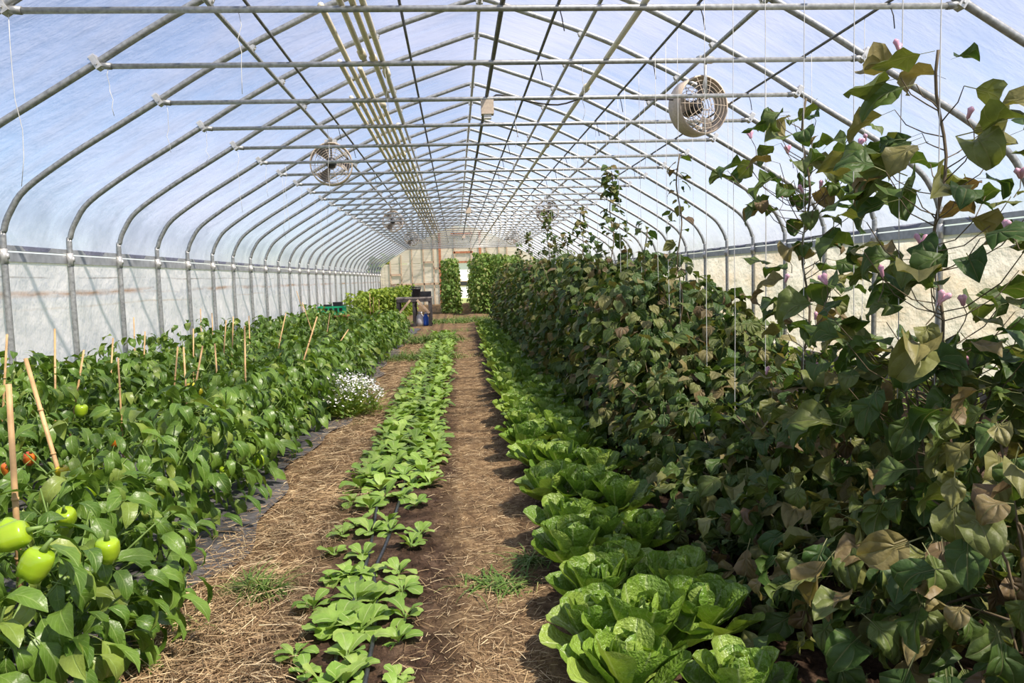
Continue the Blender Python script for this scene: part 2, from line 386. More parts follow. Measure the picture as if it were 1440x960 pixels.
# purlins under the arches
CLIP = me_of(MB().box((0, 0, 0), (.075, .05, .06)).tube([(-.045, 0, 0), (.045, 0, 0)], .012, 6).build('clip', M['clamp']))
for dx, nm in ((0, 'ridge purlin pipe along the peak of the roof'), (-1.15, 'purlin pipe under the left roof slope nearer the ridge'), (1.13, 'purlin pipe under the right roof slope nearer the ridge'), (-2.19, 'purlin pipe carrying the left-hand fans'), (2.21, 'purlin pipe carrying the right-hand fans')):
    x = CX+dx; z = roofz(x)-.055
    r = empty('purlin', (x, 0, z), 'steel ' + nm, 'pipe', 'roof purlins')
    MB().tube([(0, Y0, 0), (0, Y1, 0)], .021, 8).build('purlin_pipe', M['steel'], r, True)
    for k in range(4, 36): o = link('clip', CLIP, r, (0, k*BAY+PH, .03)); o.rotation_euler = (0, -.5*np.sign(dx), 0)
# thin trellis rods over the ties, with cable tie tails
for x, nm in ((-1.23, 'above the pepper row by the straw'), (-.29, 'above the seedling bed'), (.72, 'above the lettuce bed'), (1.64, 'above the tall vine row'), (2.92, 'above the low plants by the right curtain')):
    r = empty('trellis_rod', (x, 0, TIEZ+.033), 'thin dark steel trellis rod ' + nm, 'rod', 'trellis rods')
    MB().tube([(0, Y0, 0), (0, 30*BAY, 0)], .011, 6).build('rod', M['steel_dark'], r, True)
    for k in range(4, 14):
        if rng.random() < .6:
            MB().tube([(0, k*BAY+PH, -.02), (.015, k*BAY+PH-.02, -.1), (.03, k*BAY+PH-.01, -.18)], .004, 5).build('cable_tie', M['cable'], r)
r = empty('conduit', (.36, 0, TIEZ+.04), 'dark electrical conduit with hanging socket boxes near the ridge line', 'conduit')
MB().tube([(0, Y0, 0), (0, 28*BAY, 0)], .018, 8).build('conduit_pipe', M['steel_dark'], r, True)
for yb in (7.45, 18.4, 29.4):
    b = MB().box((0, yb, -.12), (.12, .10, .13)).build('socket_box', M['beige'], r)
    MB().box((0, yb, -.2), (.07, .07, .05)).build('socket_face', M['white_plastic'], b)
    MB().box((0, yb, -.04), (.03, .03, .06)).build('hanger', M['steel_dark'], b)
tag(MB().tube(smooth_path([(.38, 7.45, 2.98), (.45, 7.5, TIEZ+.05), (.7, 7.5, TIEZ), (1.05, 7.5, TIEZ-.05), (1.4, 7.5, TIEZ+.03), (1.9, 7.55, TIEZ), (2.3, 7.85, 3.12), (2.5, 7.9, 3.05)], 4), .009, 6).build('power_cable', M['cable']), 'black power cable looping from socket box to right fan', 'cable')
# long cream pipes stored on the ties
def stored_pipe(x, ya, yb, label, joints=True, z=TIEZ+.044):
    r = empty('stored_pipe', (x, ya, z), label, 'pipe', 'cream pipes laid on the cross ties')
    MB().tube([(0, 0, 0), (0, yb-ya, 0)], .022, 8).build('pipe', M['cream_pipe'], r, True)
    if joints:
        for q in np.arange(.0, yb-ya+.1, 3.05): MB().tube([(0, q-.06, 0), (0, q+.06, 0)], .033, 8).build('coupling', M['cream_pipe'], r, True)
stored_pipe(1.285, 4.2, 40, 'long cream jointed pipe on the ties right of the ridge')
for i, (x, ya, yb) in enumerate(sorted(((-.79, 5.05, 22), (-.66, 3.05, 6.35), (-.585, 3.2, 7.6), (-.86, 6.3, 30), (-.52, 3.6, 8.7), (-.93, 7.5, 33), (-.66, 7.8, 26), (-.585, 8.9, 28), (-.725, 6.5, 36)), key=lambda p: p[1])):
    stored_pipe(x, ya, yb, 'cream pipe bundled left of the ridge, its near end %s from the camera' % ordw(i), x > -.7)

# circulation fans
def fan(x, y, label, R=.31, face=0, drop=.36):
    zp = roofz(x)-.055
    r = empty('circulation_fan', (x, y, zp-.02-drop), label, 'fan', 'round air circulation fans')
    r.rotation_euler = (0, 0, face)
    q = Matrix.Rotation(PI/2, 3, 'X')
    MB().lathe([(R, -.10), (R+.012, -.10), (R+.012, .10), (R, .10), (R, -.10)], n=36, rot=q).build('drum', M['beige'], r, True)
    for s in (-1, 1):
        g = MB()
        for rr in (np.linspace(.06, R, 8) if s < 0 else np.linspace(.06, R, 6)):
            yy = s*(.10 + .04*(1-(rr/R)**2)); g.tube([(rr*math.cos(a), yy, rr*math.sin(a)) for a in np.linspace(0, 2*PI, 29)], .0035, 4, False)
        for k in range(10):
            a = k*PI/5; g.tube([(e*math.cos(a), s*(.10+.04*(1-(e/R)**2)), e*math.sin(a)) for e in (.05, .15, .24, R)], .0035, 4, False)
        g.build('wire_guard', M['beige'], r, True)
    for k in range(3):
        a0 = PI/2 + .5 + k*2*PI/3; v = []
        for e in np.linspace(.07, R-.025, 6):
            for s in (-1, -.3, .3, 1):
                wd = .35 + .5*(e/R); a = a0 + s*wd*.55
                v.append((e*math.cos(a), -.01 + s*.045*(1-e/R*.4), e*math.sin(a)))
        f = [(i*4+j, i*4+j+1, (i+1)*4+j+1, (i+1)*4+j) for i in range(5) for j in range(3)]
        MB().put(v, f).build('blade', M['blade'], r, True)
    MB().lathe([(.0, -.02), (.06, -.02), (.075, .03), (.075, .19), (.05, .24), (0, .24)], n=20, rot=q).build('motor', M['black_plastic'], r, True)
    MB().tube([(0, .13, .05), (0, .13, drop-.02)], .016, 8).build('hanger_pole', M['steel'], r, True)
    MB().box((0, .13, drop), (.18, .06, .06)).box((0, .06, drop+.03), (.06, .18, .02)).build('bracket', M['clamp'], r)
fan(2.57, 7.9, 'beige caged fan hanging under the right roof slope, the largest in view', R=.285, face=PI+.3, drop=.44)
fan(-1.82, 11.9, 'beige caged fan with three dark blades under the left roof slope', R=.305, face=.12)
fan(-1.82, 23.3, 'small beige fan halfway down the left roof slope', R=.30)
fan(-1.82, 33, 'tiny far fan near the left end of the end wall', R=.30)
fan(2.57, 21, 'beige fan above the tall vines halfway down the house', R=.30, face=PI)
fan(2.57, 34, 'tiny far fan near the right end of the end wall', R=.30, face=PI)

# end wall
YE = Y1-.03
studs = [(-3.6, 0), (-3.0, 0), (-2.4, 0), (-1.76, 0), (-1.2, 0), (-.84, 1), (-.02, 0), (.90, 0), (1.4, 1), (1.75, 0), (2.45, 0), (2.9, 0), (3.65, 0), (4.3, 0)]
ew = tag(empty('wall_far', (0, YE, 0)), 'translucent end wall framed in lumber with an open door', kind='structure')
xsn = [CX-HW, CX-4.45, CX-4.29] + [s[0] for s in studs] + [CX+4.29, CX+4.45, CX+HW]
for a, b in zip(xsn[:-1], xsn[1:]):
    door = a > -.1 and b < 1
    for (z0, z1) in ([(2.3, 2.85), (2.85, 9)] if door else [(0, 1.15), (1.15, 2.3), (2.3, 9)]):
        za, zb = min(z1, roofz(a) if a > CX-HW+.01 else 1.75), min(z1, roofz(b) if b < CX+HW-.01 else 1.75)
        if min(za, zb) <= z0+.05: continue
        v = [(a+.005, 0, z0+.005), (b-.005, 0, z0+.005), (b-.005, 0, zb-.01), (a+.005, 0, za-.01)]
        v += [(p[0], .012, p[2]) for p in v]
        MB().put(v, [(0, 1, 2, 3), (7, 6, 5, 4), (0, 4, 5, 1), (1, 5, 6, 2), (2, 6, 7, 3), (3, 7, 4, 0)]).build('panel', M['panel'], ew)
for x, big in studs:
    MB().box((x, -.05, (roofz(x)-.1)/2), (.13 if big else .06, .09, roofz(x)-.1)).build('stud', M['redwood'] if big else M['palewood'], ew)
for (a, b, z, mm) in ((-.05, .95, 2.31, 'redwood'), (-.1, 1.0, 2.85, 'redwood'), (-.2, 1.0, 3.85, 'redwood'), (-1.2, -.84, 2.0, 'palewood'), (-1.76, -1.2, 2.35, 'palewood'), (-3.6, -3.0, 1.7, 'palewood'), (-3.6, -.9, 1.15, 'palewood'), (1.4, 4.3, 1.15, 'palewood')):
    MB().box(((a+b)/2, -.06, z), (b-a, .07, .11)).build('crossbar', M[mm], ew)
# front end film, behind the camera
v = [(CX+x, Y0, z) for x, z in sheet] ; v = [(CX+HW, Y0, 0)] + v + [(CX-HW, Y0, 0)]
tag(MB().put(v, [tuple(range(len(v)))]).build('wall_front', M['film']), 'plastic film end wall behind the camera', kind='structure')

# ------------------------------------------------------------------ leaf kinds
ov = lambda t: 2.1*(max(t, 0)**.62)*(max(1-t, 0)**.85)
PEP = [leaf_tpl(.125, .072, ov, .25, -1.1-.3*i, 0, .18, 5, 4, .35, 0, .004, i, .28) for i in range(6)]
PEPL = [leaf_tpl(.125, .074, ov, .25, -1.1-.3*i, 0, .1, 3, 2, .3, 0, 0, i, .28) for i in range(4)]
hrt = lambda t: [.62, .95, 1.0, .86, .58, .28, .02][min(6, int(round(t*6)))] if True else 0
def hrtf(t): return float(np.interp(t, [0, .12, .3, .5, .7, .88, 1], [.55, .95, 1.0, .86, .56, .24, .02]))
VIN = [leaf_tpl(.088, .088, hrtf, .1, -.2-.32*i, (-.25, .1, .35)[i % 3], .32, 6, 6, .8, .24, .009, 20+i, .05+.14*(i % 4)) for i in range(8)]
VINL = [leaf_tpl(.092, .092, hrtf, .1, -.5-.4*i, 0, .2, 3, 2, .4, .2, 0, 20+i, .2) for i in range(4)]
rom = lambda t: float(np.interp(t, [0, .15, .4, .65, .85, .95, 1], [.34, .42, .72, .99, .97, .76, .36]))
ROM_OUT = [leaf_tpl(.235, .165, rom, .42+.1*i, .45-.35*i, .38, .14, 10, 8, 0, 0, .010, 40+i) for i in range(3)]
ROM_MID = [leaf_tpl(.245, .155, rom, .85+.08*i, .45-.3*i, .5, .10, 10, 8, 0, 0, .010, 50+i) for i in range(3)]
ROM_IN = [leaf_tpl(.22, .135, rom, 1.22, .5, .8, .06, 10, 8, 0, 0, .010, 60+i) for i in range(3)]
lowres = lambda L_, W_, a, b, c, i: leaf_tpl(L_, W_, rom, a, b, c, .1, 4, 2, 0, 0, .008, i)
ROML = [lowres(.235, .16, .5, .25, .35, 70), lowres(.245, .15, .9, .25, .5, 71), lowres(.21, .13, 1.25, .45, .8, 72)]
spn = lambda t: float(np.interp(t, [0, .2, .35, .55, .8, .94, 1], [.12, .18, .62, .95, 1.0, .74, .36]))
SEED = [leaf_tpl(.118, .076, spn, .95, -.75-.25*i, .15, .12, 6, 4, 0, 0, .006, 80+i) for i in range(5)]
SEEDL = [leaf_tpl(.12, .078, spn, .95, -.75-.3*i, .15, .1, 3, 2, 0, 0, 0, 80+i) for i in range(4)]
blade = lambda t: 1-.9*t
GRS = [leaf_tpl(.2, .010, blade, 1.2, -1.0-.5*i, 0, 0, 4, 1, 0, 0, 0, i) for i in range(4)]
M['pepper_leaf'] = leafmat('pepper_leaf', [(0, (.07, .15, .018)), (.4, (.115, .22, .026)), (.8, (.17, .29, .04)), (1, (.28, .36, .07))], (.30, .42, .12), .30, .36, .5)
M['vine_leaf'] = leafmat('sweet_potato_leaf', [(0, (.045, .10, .022)), (.4, (.085, .145, .028)), (.66, (.14, .18, .045)), (.84, (.23, .23, .075)), (.93, (.25, .20, .08)), (.965, (.14, .09, .05)), (1, (.30, .23, .10))], (.24, .25, .11), .28, .5, .35, .03, 0, palm=6.5, bst=.6)
M['lettuce_leaf'] = leafmat('romaine_leaf', [(0, (.12, .235, .028)), (.6, (.20, .335, .042)), (1, (.31, .43, .08))], (.42, .52, .22), .25, .34, .5, .06, .3, 1.5, bst=.8)
M['seedling_leaf'] = leafmat('seedling_leaf', [(0, (.19, .34, .05)), (.6, (.27, .43, .075)), (1, (.36, .50, .12))], (.45, .56, .22), .28, .45, .4, .06, .2)
M['tall_leaf'] = leafmat('tall_plant_leaf', [(0, (.12, .24, .04)), (.6, (.22, .35, .07)), (.9, (.36, .42, .13)), (1, (.45, .38, .18))], (.35, .42, .15), .35, .5, .3)
M['yellow_leaf'] = leafmat('yellow_green_leaf', [(0, (.18, .30, .03)), (.6, (.30, .42, .05)), (1, (.42, .50, .08))], (.4, .5, .15), .35, .5, .3)
M['grass'] = leafmat('grass_blade', [(0, (.09, .18, .03)), (.7, (.17, .28, .06)), (1, (.38, .36, .14))], (.2, .3, .08), .25, .5, .3, .02, 0)
m, t, o = newmat('straw'); c = ramp(t, rnd(t), [(0, (.12, .07, .035)), (.45, (.29, .195, .10)), (.8, (.48, .355, .19)), (1, (.66, .54, .33))])
t.links.new(princ(t, c, .7, 0, .3).outputs[0], o.inputs[0]); M['straw'] = m
def tmesh(tpls, mat, nm='leaf'): return [mesh_np(nm, *t, mat) for t in tpls]
PEPM = tmesh(PEP, M['pepper_leaf']); VINM = tmesh(VIN, M['vine_leaf']); SEEDM = tmesh(SEED, M['seedling_leaf'])
ROMM = [tmesh(x, M['lettuce_leaf']) for x in (ROM_OUT, ROM_MID, ROM_IN)]
U = rng.uniform

# ------------------------------------------------------------------ bell peppers
def fruitmat(name, a, b):
    m, t, o = newmat(name); c = ramp(t, noise(t, 9, 3, objco(t)), [(.3, a), (.7, b)])
    p = princ(t, c, .16, 0, .6); p.inputs['Subsurface Weight'].default_value = .08; p.inputs['Subsurface Radius'].default_value = (.01, .02, .005)
    t.links.new(p.outputs[0], o.inputs[0]); return m
M['pep_green'] = fruitmat('green_pepper_skin', (.20, .34, .012), (.32, .45, .02))
M['pep_yellow'] = fruitmat('yellow_pepper_skin', (.75, .48, .02), (.62, .60, .04))
M['pep_red'] = fruitmat('red_pepper_skin', (.45, .05, .01), (.70, .22, .02))
def pepper_mesh(mat):
    n, k = 12, 24; V = []; Q = []
    for i in range(n+1):
        t = i/n; z = -.088*t; r = float(np.interp(t, [0, .06, .2, .45, .75, .92, 1], [.010, .031, .041, .043, .040, .033, .008]))
        if t < .08: z += .006*(1-t/.08)*-1
        for j in range(k):
            a = 2*PI*j/k; lob = 1 + .13*abs(math.sin(1.5*a))**.8*(.5+t*.6) - .07
            V.append((r*lob*math.cos(a), r*lob*math.sin(a), z - (.008*abs(math.sin(1.5*a)) if t > .85 else 0)))
    Q = [(i*k+j, i*k+(j+1) % k, (i+1)*k+(j+1) % k, (i+1)*k+j) for i in range(n) for j in range(k)]
    return mesh_np('fruit', V, Q, None, mat)
FR = {c: pepper_mesh(M['pep_'+c]) for c in ('green', 'yellow', 'red')}
CAL = me_of(MB().tube([(0, 0, -.006), (0, 0, .012), (.006, 0, .035)], [.012, .006, .005], 8).build('stalk', M['stem'], None, True))
def add_fruit(plant, p, colr, sc=1, tilt=(0, 0, 0)):
    o = link('fruit', FR[colr], plant, p); o.rotation_euler = tilt; o.scale = (sc,)*3
    tag(o, {'green': 'glossy green bell pepper', 'yellow': 'ripening yellow bell pepper', 'red': 'orange red bell pepper'}[colr]); link('stalk', CAL, o)
def pepper_plant(x, y, H, R, label, group, singly, n):
    r = empty('pepper_plant', (x, y, gzf(x, y)), label, 'pepper plant', group)
    st = MB(); tips = []
    st.tube([(0, 0, -.02), (U(-.02, .02), U(-.02, .02), H*.35)], [.011, .009], 6)
    for k in range(9):
        a = k*.698+U(-.3, .3); e = R*U(.45, .85); hh = H*U(.6, .95)
        tip = (e*math.cos(a), e*math.sin(a), hh); tips.append(tip)
        st.tube([(0, 0, H*.3), (tip[0]*.45, tip[1]*.45, hh*.65), tip], [.007, .005, .003], 5)
    st.build('stem', M['stem'], r, True)
    a = U(0, 2*PI, n); q = U(0, 1, n)**.5; z = U(.10, 1, n)
    rad = R*(.35+.65*q)*np.sqrt(np.clip(1-((z-.45)/.62)**2, .05, 1)); zz = H*z
    P = np.stack([rad*np.cos(a), rad*np.sin(a), zz], -1)
    yaw = a - PI/2 + rng.normal(0, .55, n); pit = U(-.75, .35, n) - .2*(1-z); rol = rng.normal(0, .35, n); sc = U(.75, 1.4, n)
    scatter(PEP if singly else PEPL, PEPM, P, yaw, pit, rol, sc, M['pepper_leaf'], r, singly)
    return r
rows = [(-1.72, 2.0, 18.8, .47, 'beside the straw walkway'), (-2.88, 3.0, 20, .47, 'in the middle pepper row'), (-3.58, 5.2, 20, .5, 'along the left curtain')]
PP = []
for ri, (x0, ya, yb, sp, where) in enumerate(rows):
    y = ya; i = 0
    while y < yb:
        near = (y < 6.3 and ri == 0) or (y < 6.0 and ri == 1)
        H = U(.62, .76) + (.04 if ri else 0) + (.13 if rng.random() < .12 else 0); x = x0+.012*(y-6)+U(-.10, .10)
        if y < 3.6 and ri == 0: H *= .82; x += .2
        lb = 'leafy green bell pepper plant %s, %s from the front' % (where, ordw(i))
        pl = pepper_plant(x, y, H, U(.36, .43), lb, 'bell pepper plants '+where, near, 165 if near else (190 if y < 9 else 130))
        PP.append((pl, H, x, y, ri)); i += 1; y += sp*U(.9, 1.1)
PP.append((pepper_plant(-1.42, 2.62, .42, .36, 'low bell pepper plant at the bottom edge beside the weed fabric', 'bell pepper plants beside the straw walkway', True, 120), .42, -1.42, 2.62, 0))
def nearest(x, y): return min(PP, key=lambda p: (p[2]-x)**2+(p[3]-y)**2)[0]
def fruit_at(px, py, d, colr, sc=1, tilt=(0, 0, 0)):
    p = ray(px, py, d*1.2); pl = nearest(p.x, p.y); add_fruit(pl, p - pl.location, colr, sc, tilt)
def ray(px, py, d):
    """world point d metres forward that the photograph shows at a pixel"""
    v = Mwc.to_3x3() @ Vector(((px-720)/F, (480-py)/F, -1)); v *= d/v.y; return v + Vector((0, 0, CAMH))
for a in ((42, 745, 1.93, 'green', 1.0, (0, 1.25, .2)), (62, 772, 1.9, 'green', 1.05, (.1, .5, .4)), (-6, 738, 2.1, 'green', 1, (0, -.9, .3)), (150, 757, 2.1, 'green', .9, (.2, .1, 0)), (90, 718, 2.5, 'green', .9, (.6, .2, 0)),
          (182, 862, 2.35, 'green', .6, (.2, .2, 0)), (230, 800, 2.5, 'green', .6, (.3, 0, 0)), (86, 655, 3.0, 'yellow', .7, (.2, 0, 0)), (160, 614, 3.3, 'red', .55, (.2, 0, 0)), (43, 636, 3.2, 'red', .7, (.2, .3, 0)), (10, 650, 3.0, 'red', .7, (.2, 0, 0)),
          (130, 680, 2.9, 'green', .7, (.2, .2, 0)), (115, 568, 4.2, 'green', .9, (.1, .2, 0)), (268, 538, 5.3, 'yellow', .8, (.3, 0, 0)), (283, 545, 5.3, 'yellow', .7, (.1, .4, 0)), (397, 496, 8, 'yellow', .9, (.1, 0, 0)), (415, 470, 9.2, 'green', 1.0, (.1, 0, 0)), (390, 465, 9.5, 'green', 1, (.1, 0, 0)), (365, 640, 4.2, 'green', .9, (.2, .2, 0)), (316, 655, 3.8, 'green', .8, (.2, 0, 0))):
    fruit_at(*a)
# bamboo stakes
STK = [(28, 815, 12, 540, 2.35), (86, 676, 36, 504, 3.1), (78, 580, 77, 462, 4.6), (170, 578, 166, 503, 5.0), (6, 545, 10, 470, 4.4), (104, 580, 118, 492, 4.7), (155, 540, 159, 475, 5.6), (265, 605, 258, 488, 4.9), (266, 590, 285, 486, 5.0), (309, 583, 302, 483, 5.4), (244, 556, 250, 487, 5.6), (272, 520, 272, 462, 6.6), (202, 515, 204, 466, 6.6), (346, 595, 344, 458, 5.2), (190, 505, 188, 446, 7.4), (326, 515, 328, 445, 7.6), (313, 520, 318, 450, 7.2), (351, 478, 350, 444, 9), (405, 577, 446, 445, 6.3), (392, 487, 402, 440, 8.8), (440, 470, 425, 425, 11), (455, 500, 464, 440, 9.5), (455, 515, 490, 463, 8.2), (300, 490, 298, 440, 9), (283, 470, 282, 434, 10), (521, 450, 520, 412, 17), (525, 452, 525, 418, 17), (533, 455, 533, 420, 16.5), (427, 440, 417, 409, 13.5)]
for i, (xa, ya, xb, yb, d) in enumerate(STK):
    d *= 1.2; a, b = ray(xa, ya, d), ray(xb, yb, d + U(-.1, .1)); dr = (b-a).normalized(); g = a - dr*((a.z+.05)/max(dr.z, .3)); ln = (b-g).length
    r = empty('bamboo_stake', g, 'tan bamboo stake standing in the peppers, %s nearest the camera' % ordw(sorted(range(len(STK)), key=lambda j: STK[j][4]).index(i)), 'stake', 'bamboo stakes among the peppers')
    rad = .011 if i < 2 else .0075
    MB().tube([(0, 0, 0), dr*ln*.5, dr*ln], [rad, rad, rad*.9], 8).build('cane', M['bamboo'], r, True)
    for k in range(1, int(ln/.22)): MB().tube([dr*(k*.22-.005), dr*(k*.22+.005)], rad*1.2, 8).build('node', M['bamboo'], r, True)
# black ground fabric under the peppers
xs2 = np.linspace(-4.1, -1.2, 30); ys2 = np.arange(1.2, 21.5, .15); X2, Y2 = np.meshgrid(xs2, ys2)
X2 = X2 + (X2 > -1.3)*(.07*np.sin(1.9*Y2)+.05*np.sin(5.1*Y2+1)+.006*(Y2-4))
ii = np.arange((len(ys2)-1)*30).reshape(-1, 30)[:, :-1].ravel()
fm = solid('woven_fabric', (.085, .082, .082), .75, 0, .35, 16, .3)
tag(link('landscape_fabric', mesh_np('landscape_fabric', np.stack([X2, Y2, gz(X2, Y2)+.016+.006*np.sin(9*X2+4*Y2)], -1).reshape(-1, 3), np.stack([ii, ii+1, ii+31, ii+30], -1), None, fm)), 'grey black woven weed fabric under the pepper plants', 'fabric')

# ------------------------------------------------------------------ lettuces
def lettuce(x, y, sc, label, group, singly):
    r = empty('romaine_lettuce', (x, y, gzf(x, y)-.005), label, 'lettuce', group); r.rotation_euler = (U(-.06, .06), U(-.06, .06), U(0, 6.28))
    MB().lathe([(.001, .09), (.016, .075), (.022, .03), (.018, -.02)], n=8).build('heart', M['lettuce_leaf'], r, True)
    ga = 2.4; b = Bulk()
    n = 22 if singly else 14
    for i in range(n):
        f = i/(n-1); a = i*ga + U(-.2, .2); kind = 0 if f < .38 else (1 if f < .75 else 2); s = sc*(1.05 - .25*f)*U(.9, 1.1)
        rr = .028*(1-f)+.006; p = np.array([[rr*math.cos(a), rr*math.sin(a), .005+.035*f]]); yw = np.array([a-PI/2]); pt = np.array([U(-.12, .1)]); ro = np.array([U(-.15, .15)])
        if singly:
            o = link('leaf', random.choice(ROMM[kind]), r)
            o.matrix_basis = Matrix.Translation(p[0]) @ Matrix(rotm(yw, pt, ro)[0].tolist()).to_4x4() @ Matrix.Scale(s, 4)
        else: b.add(ROML[kind], p, yw, pt, ro, [s])
    if not singly: tag(b.build('leaves', M['lettuce_leaf'], r), kind='stuff')
LET = [(880, 930, .98, 'cut by the lower picture edge'), (908, 880, 1.12, 'the biggest, beside the drip tape'), (845, 868, 1.0, 'left of the biggest head'), (988, 858, 1.0, 'alone on the far side of the tape'), (1045, 955, .85, 'in the lower corner beside the vines'), (840, 815, .95, 'second on the walkway side'), (958, 815, .95, 'behind the lone one'), (868, 790, .9, 'small and tightly folded'), (905, 745, .85, 'small, standing apart towards the vines'), (810, 765, 1.05, 'with a wide leaf spread over the walkway'), (800, 728, 1.0, ''), (845, 745, .9, ''), (868, 700, .95, ''), (775, 685, 1.05, ''), (825, 690, 1.0, ''), (790, 650, 1.0, ''), (840, 655, .95, ''), (755, 640, 1.0, ''), (765, 612, .95, ''), (812, 628, .95, '')]
def ground_at(px, py):
    v = Mwc.to_3x3() @ Vector(((px-720)/F, (480-py)/F, -1)); k = -(CAMH-.05)/v.z; return v*k
for i, (px, py, sc, wh) in enumerate(LET):
    g = ground_at(px, py + 36*(py-390)/490)
    lettuce(g.x, g.y, sc*.94, 'green romaine lettuce head ' + (wh if wh else 'in the front stretch of the bed, %s from the camera' % ordw(i)), 'romaine lettuces', True)
y = 5.55; i = 0
while y < 20.5:
    for c, x0 in enumerate((.50, .76, 1.02)):
        lettuce(x0+.011*(y-4)+U(-.05, .05), y + (.13 if c == 1 else 0)+U(-.05, .05), U(.85, 1.05), 'romaine lettuce in the dense bed, %s, %s row back' % (('walkway side', 'middle of the bed', 'vine side')[c], ordw(i)), 'romaine lettuces', y < 7.2)
    y += .27; i += 1

# ------------------------------------------------------------------ seedling bed
def seedling(x, y, sc, label, singly):
    sc *= .86
    r = empty('leafy_seedling', (x, y, gzf(x, y)-.004), label, 'seedling', 'pale green seedlings'); n = 8 if singly else 9
    MB().tube([(0, 0, -.01), (0, 0, .025)], [.006, .004], 5).build('crown', M['stem'], r, True)
    a = np.arange(n)*2.4+U(0, 6); f = np.linspace(0, 1, n)
    P = np.stack([.008*np.cos(a), .008*np.sin(a), .005+.012*f], -1)
    scatter(SEED if singly else SEEDL, SEEDM, P, a-PI/2, -.15+.45*f+U(-.2, .2, n), U(-.2, .2, n), sc*U(.75, 1.15, n), M['seedling_leaf'], r, singly, 'leaf', 'leaves')
SD = [(415, 905, .8), (430, 928, .7), (440, 835, .8), (455, 870, 1.0), (478, 860, 1.2), (500, 830, 1.2), (487, 905, .95), (455, 950, .9), (482, 945, .9), (520, 860, 1.0), (500, 925, .8), (505, 870, 1.1), (525, 835, .8), (490, 795, 1.2), (512, 790, .95), (545, 720, .8), (470, 760, .8), (510, 765, .9), (560, 790, .8), (565, 815, 1.0), (570, 850, .9), (560, 880, .85), (578, 755, .9), (590, 740, .8), (480, 735, .8), (500, 720, 1.0), (520, 735, 1.0), (556, 955, .7), (560, 935, .5), (470, 800, .6), (548, 735, .9), (585, 700, .9), (565, 690, 1.0), (520, 700, 1.1), (540, 690, 1.1), (495, 690, 1.0)]
for i, (px, py, s) in enumerate(sorted(SD, key=lambda a: -a[1])):
    g = ground_at(px, py+8); seedling(g.x, g.y, s, 'pale green seedling in the sparse front of the bed, %s from the camera' % ordw(i), True)
y = 4.9; i = 0
while y < 19:
    st = .2 if y < 9 else .27
    for c, x0 in enumerate((-.66, -.52, -.38, -.25)):
        seedling(x0+.008*(y-4)+U(-.04, .04), y+U(-.07, .07), U(1.05, 1.4), 'broad pale green seedling in the dense bed, crosswise line %s, %s from the straw' % (ordw(i), ordw(c)), y < 5.6)
    y += st; i += 1
# drip tapes
def tape(px, label, x_end):
    pts = [ground_at(a, b) for a, b in px]; pts = [Vector((p.x, p.y, gzf(p.x, p.y)+.008)) for p in pts]
    e = pts[-1]; pts += [Vector((e.x+(x_end-e.x)*min(1, k/4), e.y+k, gzf(e.x+(x_end-e.x)*min(1, k/4), e.y+k)+.008)) for k in range(1, 13)]
    b = pts[0]; pts = [Vector((b.x-(pts[1].x-b.x)*1.5, b.y-.9, gzf(b.x, b.y-.9)+.01))] + pts
    tag(MB().tube(smooth_path(pts, 5), .009, 8).build('drip_tape', M['tape'], None, True), label, 'drip line', 'black drip tapes')
tape([(462, 955), (478, 890), (500, 830), (520, 765), (532, 700), (545, 670)], 'black drip tape through the middle of the seedlings', -.5)
tape([(512, 955), (525, 880), (530, 830), (526, 795), (545, 755), (562, 700)], 'black drip tape with a kink on the walkway side of the seedlings', -.35)
tape([(1008, 958), (985, 900), (962, 850), (930, 790)], 'black drip tape between the front lettuce heads', .75)
tape([(1110, 600), (1080, 575), (1050, 560), (1020, 548)], 'black drip tape on the bare soil behind the vines', 2.6)

